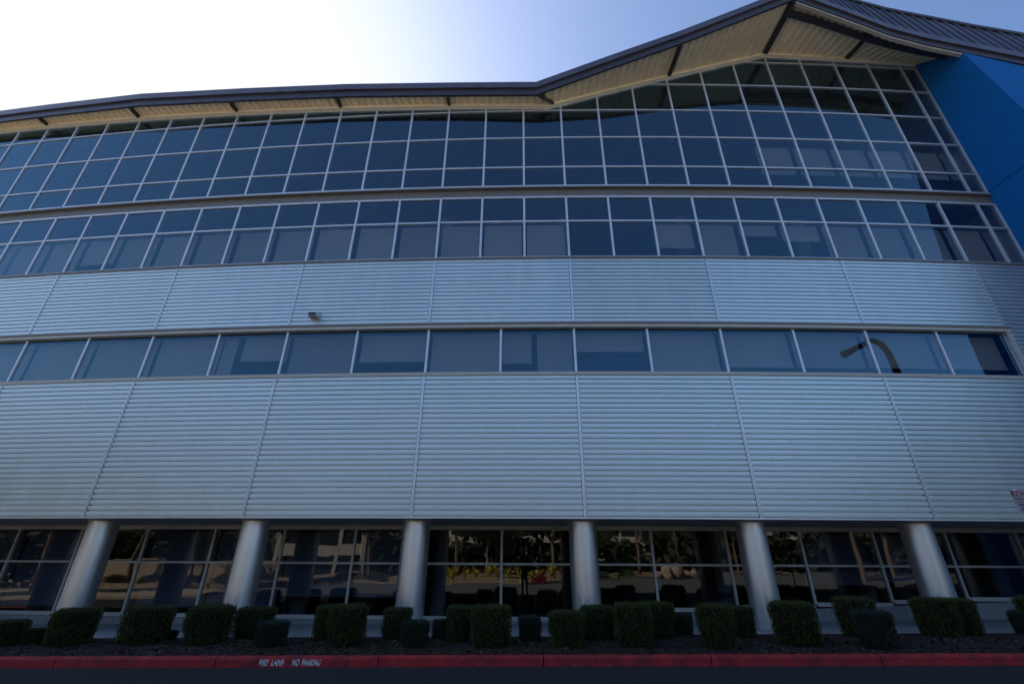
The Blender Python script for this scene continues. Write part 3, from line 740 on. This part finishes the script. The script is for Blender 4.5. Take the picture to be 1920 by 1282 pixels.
# grey road beyond
rnd = random.Random(21)
def tree_meshes(seed, h, spread, airy):
    rnd = random.Random(seed); tb = MB(); lb = MB()
    top = Vector((rnd.uniform(-.4, .4), rnd.uniform(-.4, .4), h * .62))
    tb.tube([(0, 0, -.3), (top.x * .3, top.y * .3, h * .25), top, top + Vector((0, 0, h * .25))], [h * .022, h * .018, h * .011, h * .004], 8)
    clumps = []
    for i in range(11):
        a = rnd.uniform(0, 6.28); z = h * rnd.uniform(.38, .72); s_ = Vector((top.x * z / top.z, top.y * z / top.z, z)); l = spread * rnd.uniform(.5, 1.0)
        e = s_ + Vector((math.cos(a) * l, math.sin(a) * l, h * rnd.uniform(.10, .28)))
        tb.tube([s_, (s_ + e) / 2 + Vector((0, 0, -.1)), e], [h * .008, h * .005, h * .002], 5); clumps += [e, (s_ + e) / 2 + Vector((0, 0, .3)), e + Vector((rnd.uniform(-.6, .6), rnd.uniform(-.6, .6), .5))]
    clumps.append(top + Vector((0, 0, h * .27)))
    for c in clumps:
        R2 = spread * rnd.uniform(.22, .4)
        for _ in range(int(150 * airy)):
            d = Vector((rnd.gauss(0, 1), rnd.gauss(0, 1), rnd.gauss(0, .7))) * R2 * .5; p = c + d; q = .10 + .08 * rnd.random()
            u = Vector((rnd.uniform(-1, 1), rnd.uniform(-1, 1), rnd.uniform(-1, 1))).normalized() * q; v = u.cross(Vector((rnd.uniform(-1, 1), rnd.uniform(-1, 1), 1))).normalized() * q * .5
            lb.add([p - u, p - v, p + u, p + v], [(0, 1, 2, 3)])
    return tb.mesh('trunk', M['bark']), lb.mesh('crown', M['treeleaf'])
TM = [tree_meshes(1, 8, 2.6, 1.0), tree_meshes(2, 11, 2.8, 1.0), tree_meshes(3, 6.5, 2.4, .7), tree_meshes(4, 10.5, 4.2, 2.4)]
trees = [(-16, -19, 0), (-9, -24, 1), (-3.5, -27, 2), (3, -25, 0), (9, -31, 2), (15, -34, 1), (22, -36, 1), (30, -38, 1), (-28, -22, 1), (-36, -18, 0), (-46, -20, 1), (-22, -34, 1),
         (36, -22, 1), (44, -24, 1), (-10, -40, 1), (4, -42, 1), (28, -30, 0), (50, -30, 1), (-54, -26, 0), (39, -15, 2), (-36, -2, 3), (-30, -12, 3), (-44, 6, 3), (-52, -8, 3), (34, -2, 3), (31, -13, 3), (43, 5, 3), (46, -12, 3)]  # the big spreading trees are added out of view to darken the siding's ends
tl = ['small leafy tree at the left end of the road island', 'tall tree left of the flax row on the island', 'airy young tree behind the middle of the flax row', 'leafy tree at the island bend', 'airy tree on the slanting island edge',
      'tall tree along the slanting island edge', 'tall tree further along the slanting island edge', 'tall tree at the right end of the island', 'tall tree at the front of the earth bank', 'rounded tree on the earth bank by the pale pavement', 'tall tree at the left of the earth bank',
      'tall tree between the bank and the island', 'tall tree by the road right of the island', 'tall tree by the road, second right of the island', 'tall tree at the back of the island, left', 'tall tree at the back of the island, middle',
      'leafy tree before the right end of the island', 'outermost tall tree on the right', 'outermost rounded tree on the earth bank', 'airy young tree nearest the road on the right',
      'big spreading tree added on the left beside the pale pavement', 'big spreading tree added on the left between the pale pavement and the island', 'big spreading tree added on the far left, nearest the building', 'big spreading tree added at the far left behind the others',
      'big spreading tree added on the right opposite the blue wing', 'big spreading tree added on the right nearest the island', 'big spreading tree added at the far right, nearest the building', 'big spreading tree added at the far right behind the others']
for (x, y, m), lb_ in zip(trees, tl):
    t_ = empty('tree', (x, y, gz(x)), lb_, 'tree', 'trees across the road', rnd.uniform(0, 6.28)); s_ = rnd.uniform(.9, 1.15); t_.scale = (s_, s_, s_)
    for nm, me in zip(('trunk', 'crown'), TM[m]):
        o = bpy.data.objects.new(nm, me); col.objects.link(o); o.parent = t_
# flax clumps
def flax_mesh(seed):
    rnd = random.Random(seed); mb = MB()
    for _ in range(70):
        a = rnd.uniform(0, 6.28); l = rnd.uniform(.7, 1.35); lean = rnd.uniform(.15, .8); wd = .035
        P = [Vector((math.cos(a) * .08, math.sin(a) * .08, 0))]
        for j in range(1, 5):
            t = j / 4; P.append(Vector((math.cos(a) * (lean * t * t * l), math.sin(a) * (lean * t * t * l), l * (t - .25 * lean * t * t))))
        s_ = Vector((-math.sin(a), math.cos(a), 0)) * wd; vs = []
        for j, p in enumerate(P): q = 1 - (j / 4) ** 3 * .95; vs += [p - s_ * q, p + s_ * q]
        mb.add(vs, [(2 * j, 2 * j + 1, 2 * j + 3, 2 * j + 2) for j in range(4)])
    return mb.mesh('flax_clump', M['flax'])
FM = [flax_mesh(s) for s in range(3)]
for i in range(16):
    x = -11 + i * 1.05 + rnd.uniform(-.2, .2); y = -17.2 - rnd.uniform(0, .9) if x < .5 else -17.2 - (x - .5) * .75 - rnd.uniform(0, .7)
    o = bpy.data.objects.new('flax_clump', FM[i % 3]); col.objects.link(o); o.location = (x, y, gz(x) + .12); o.rotation_euler.z = rnd.uniform(0, 6.28); s_ = rnd.uniform(.85, 1.25); o.scale = (s_, s_, s_)
    tag(o, 'yellow green flax clump in the row along the front of the road island', 'plant', 'flax clumps on the road island')
def bush_mesh(seed, mat):
    rnd = random.Random(seed); mb = MB()
    for _ in range(1100):
        d = Vector((rnd.gauss(0, 1), rnd.gauss(0, 1), abs(rnd.gauss(0, 1)))).normalized(); r = rnd.uniform(.6, 1.0) * (1 + .15 * math.sin(d.x * 5) * math.cos(d.y * 4)); p = Vector((d.x * r, d.y * r, d.z * r * .8)); q = .05 + .04 * rnd.random()
        u = Vector((rnd.uniform(-1, 1), rnd.uniform(-1, 1), rnd.uniform(-1, 1))).normalized() * q; v = u.cross(Vector((rnd.uniform(-1, 1), 1, rnd.uniform(-1, 1)))).normalized() * q * .6
        mb.add([p - u, p - v, p + u, p + v], [(0, 1, 2, 3)])
    return mb.mesh('bush', mat)
o = bpy.data.objects.new('flowering_bush', bush_mesh(5, M['redflower'])); col.objects.link(o); o.location = (1.4, -17.6, .12); o.scale = (.7, .6, .8)
tag(o, 'low red flowering bush among the yellow flax on the island', 'bush')
bm_ = bush_mesh(7, M['treeleaf'])
for i, (x, y) in enumerate([(-18.5, -18), (-15, -18.2), (8.6, -25.5), (12, -28), (-30, -11), (-35, -12.5), (-26, -11), (-41, -14)]):
    o = bpy.data.objects.new('bush', bm_); col.objects.link(o); o.location = (x, y, gz(x) + (.12 if i < 4 else .35)); s_ = rnd.uniform(.8, 1.2); o.scale = (s_, s_, s_ * .9); o.rotation_euler.z = i
    tag(o, ['rounded green bush at the left tip of the island', 'rounded green bush just left of the flax row', 'rounded green bush right after the island bend', 'rounded green bush on the slanting island edge', 'green bush on the earth bank behind the pale pavement, middle',
            'green bush on the earth bank behind the pale pavement, left of the middle', 'green bush on the earth bank nearest the road', 'green bush at the left end of the earth bank row'][i], 'bush', 'green bushes across the road')
# buildings across
def far_building(x, y, wd, dp, h, floors, bays, lab, yaw=0):
    t = empty('pale_building', (x, y, 0), lab, 'building', rz=yaw)
    b = MB(); fh = h / floors
    for f in range(floors):
        b.box(-wd / 2, wd / 2, -dp, 0, f * fh + fh * .62 if f else fh * .62, (f + 1) * fh)       # spandrel bands
    for i in range(bays + 1):
        xx = -wd / 2 + wd * i / bays; b.box(xx - .25, xx + .25, -dp - .02, .03, 0, h + .05)
    b.box(-wd / 2 - .3, wd / 2 + .3, -dp - .3, .3, h, h + .5)
    b.build('wall', M['palewall'], t)
    for f in range(floors):
        g = MB(); g.box(-wd / 2 + .1, wd / 2 - .1, -dp + .3, -.25, f * fh, f * fh + fh * .62 - .01); g.build('window_strip', M['darkglass'], t)
    return t
far_building(-33, -42, 15, 5, 7.8, 2, 3, 'small pale two storey building behind the left end of the island', R_(-12))
far_building(8, -84, 52, 20, 14.5, 4, 10, 'pale four storey building far behind the road island', 0)
far_building(64, -58, 26, 18, 11, 3, 5, 'pale three storey building beyond the trees on the right', R_(25))
# low tan wall, left
b = MB(); b.box(-60, -28, -22.3, -22, 0, 1.7); b.box(-60.1, -27.9, -22.4, -21.9, 1.7, 1.82); tag(b.build('garden_wall', M['tan']), 'long low tan wall on the earth bank across the road', 'wall')
# far wood that closes the view behind the buildings and along both sides
mb = MB(); rnd = random.Random(77)
for _ in range(1000):
    q = rnd.random()
    if q < .6: cx, cy = rnd.uniform(-110, 110), rnd.uniform(-58, -48)
    elif q < .8: cx, cy = rnd.uniform(-75, -58), rnd.uniform(-50, 30)
    else: cx, cy = rnd.uniform(58, 75), rnd.uniform(-50, 30)
    H = 7 + 2.5 * math.sin(cx * .21 + cy * .1) + 1.5 * math.sin(cx * .67); cz = rnd.uniform(.3, H); R2 = 1.7
    for _ in range(34):
        p = Vector((cx + rnd.gauss(0, R2), cy + rnd.gauss(0, R2), max(.1, cz + rnd.gauss(0, 1.1)))); s_ = rnd.uniform(.5, .95)
        u = Vector((rnd.uniform(-1, 1), rnd.uniform(-1, 1), rnd.uniform(-1, 1))).normalized() * s_; v = u.cross(Vector((rnd.uniform(-1, 1), .3, 1))).normalized() * s_ * .7
        mb.add([p - u, p - v, p + u, p + v], [(0, 1, 2, 3)])
tag(mb.build('far_wood', M['woodleaf']), 'dense dark wood far across the road behind the lamps and single trees', 'wood', kind='stuff')
# pale boulders at the island edge
def boulder_mesh(seed):
    bm = bmesh.new(); bmesh.ops.create_icosphere(bm, subdivisions=3, radius=1)
    for v in bm.verts: v.co *= 1 + .22 * noise.noise(v.co * 1.3 + Vector((seed * 7, 0, 0))); v.co.z *= .85
    me = bpy.data.meshes.new('boulder'); bm.to_mesh(me); bm.free(); me.materials.append(M['tan']); return me
BM = [boulder_mesh(1), boulder_mesh(2)]
for i, (x, y, r_) in enumerate([(14.6, -24.6, .55), (15.7, -25.4, .5), (16.9, -26.0, .75), (18.3, -27.0, .8), (19.6, -27.9, .5), (20.6, -28.6, .55)]):
    o = bpy.data.objects.new('boulder', BM[i % 2]); col.objects.link(o); o.location = (x, y, gz(x) + r_ * .6); o.scale = (r_, r_, r_ * (1.3 if i in (2, 3) else .9)); o.rotation_euler.z = i * 1.7
    tag(o, ['leftmost small pale boulder of the row beside the slanting kerb', 'second small pale boulder from the left of the kerbside row', 'tall pale boulder in the middle of the kerbside row, left one', 'tall pale boulder in the middle of the kerbside row, right one', 'small pale boulder just right of the two tall ones', 'rightmost small pale boulder of the kerbside row'][i], 'boulder', 'pale boulders across the road')
# street lamps
def lamp_meshes():
    p = MB(); p.tube([(0, 0, 0), (0, 0, 5.2), (0, .1, 5.6), (0, .5, 5.85), (0, 1.0, 5.9)], [.12, .10, .09, .08, .07], 10)
    h = MB(); h.hexa([(-.14, .9, 5.84), (.14, .9, 5.84), (.11, 1.55, 5.84), (-.11, 1.55, 5.84), (-.10, .9, 5.96), (.10, .9, 5.96), (.07, 1.5, 5.94), (-.07, 1.5, 5.94)])
    return p.mesh('pole', M['white']), h.mesh('lamp_head', M['white'])
LM = lamp_meshes()
for i, (x, y) in enumerate([(-21, -30), (-6, -44), (6, -40), (12, -47), (-38, -32)]):
    t_ = empty('street_lamp', (x, y, gz(x)), ['white street lamp between the earth bank and the island', 'white street lamp behind the island, left one of the middle pair', 'white street lamp behind the island, right one of the middle pair', 'white street lamp furthest back on the right', 'white street lamp standing above the tan wall'][i], 'street lamp', 'street lamps across the road')
    for nm, me in zip(('pole', 'lamp_head'), LM): o = bpy.data.objects.new(nm, me); col.objects.link(o); o.parent = t_
# tall dark gooseneck lamp standing in the road to the right (mirrored in the middle windows)
t_ = empty('gooseneck_lamp', (17.4, 6.0, gz(17.4)), 'tall dark gooseneck lamp post with a down curved arm', 'lamp post')
L0 = Vector((17.4, 6.0, gz(17.4)))
b = MB(); pts = [(0, 0, 0), (0, 0, 8.6), (-.01, 0, 9.4), (-.08, 0, 10.2), (-.28, 0, 10.65), (-.62, 0, 10.82), (-.95, 0, 10.76), (-1.35, 0, 10.60), (-2.0, 0, 10.30)]
b.tube([(x, y, z - L0.z) for x, y, z in pts], [.17, .15, .14, .13, .13, .12, .12, .12, .12], 14); b.build('pole', M['darksteel'], t_)
b = MB(); b.tube([(-1.98, 0, 10.31 - L0.z), (-2.55, 0, 10.03 - L0.z)], [.13, .17], 14); b.build('lamp_head', M['darksteel'], t_)
b = MB(); b.tube([(0, 0, -.1), (0, 0, .55)], .3, 20); b.build('base', M['concrete'], t_)

# ---------------------------------------------------------------- the photographer, mirrored in the storefront glass
def skin_person():
    V = [(0, -.45, .98, .15), (0, -.45, 1.20, .14), (0, -.44, 1.40, .15), (0, -.43, 1.50, .07), (0, -.42, 1.60, .075), (0, -.41, 1.70, .085), (0, -.41, 1.76, .05),
         (-.10, -.45, .92, .095), (-.12, -.44, .50, .065), (-.13, -.46, .09, .045), (-.13, -.36, .04, .04), (.10, -.45, .92, .095), (.12, -.44, .50, .065), (.13, -.46, .09, .045), (.13, -.36, .04, .04),
         (-.19, -.44, 1.42, .06), (-.27, -.36, 1.18, .045), (-.12, -.14, 1.40, .033), (-.07, -.10, 1.46, .03), (.19, -.44, 1.42, .06), (.27, -.36, 1.18, .045), (.12, -.14, 1.40, .033), (.07, -.10, 1.46, .03)]
    E = [(0, 1), (1, 2), (2, 3), (3, 4), (4, 5), (5, 6), (0, 7), (7, 8), (8, 9), (9, 10), (0, 11), (11, 12), (12, 13), (13, 14), (2, 15), (15, 16), (16, 17), (17, 18), (2, 19), (19, 20), (20, 21), (21, 22)]
    me = bpy.data.meshes.new('person'); me.from_pydata([v[:3] for v in V], E, []); o = bpy.data.objects.new('person', me); col.objects.link(o)
    md = o.modifiers.new('skin', 'SKIN')
    for i, v in enumerate(V): me.skin_vertices[0].data[i].radius = (v[3], v[3] * (.72 if i in (0, 1, 2) else 1))
    me.skin_vertices[0].data[0].use_root = True
    ss = o.modifiers.new('sub', 'SUBSURF'); ss.levels = 2; ss.render_levels = 2
    dg = bpy.context.evaluated_depsgraph_get(); m2 = bpy.data.meshes.new_from_object(o.evaluated_get(dg)); o.modifiers.clear(); o.data = m2
    m2.materials.clear(); m2.materials.append(M['cloth']); m2.materials.append(M['skin'])
    for p in m2.polygons:
        p.use_smooth = True; c = p.center
        if c.z > 1.52 or (c.y > -.16 and c.z > 1.3): p.material_index = 1
    return o
man = skin_person(); tag(man, 'standing person in dark clothes holding a camera up to photograph the facade', 'person')
b = MB(); b.tube([(0, -.43, 1.66), (0, -.44, 1.74), (0, -.43, 1.80), (0, -.42, 1.815)], [.095, .105, .07, .02], 14); b.build('hair', M['hair'], man)
b = MB(); b.box(-.055, .055, -.16, -.11, 1.45, 1.53); b.tube([(0, -.11, 1.49), (0, -.07, 1.49)], .03, 14); tag(b.build('hand_camera', M['black']), 'small black camera held in the photographer\'s hands', 'camera')
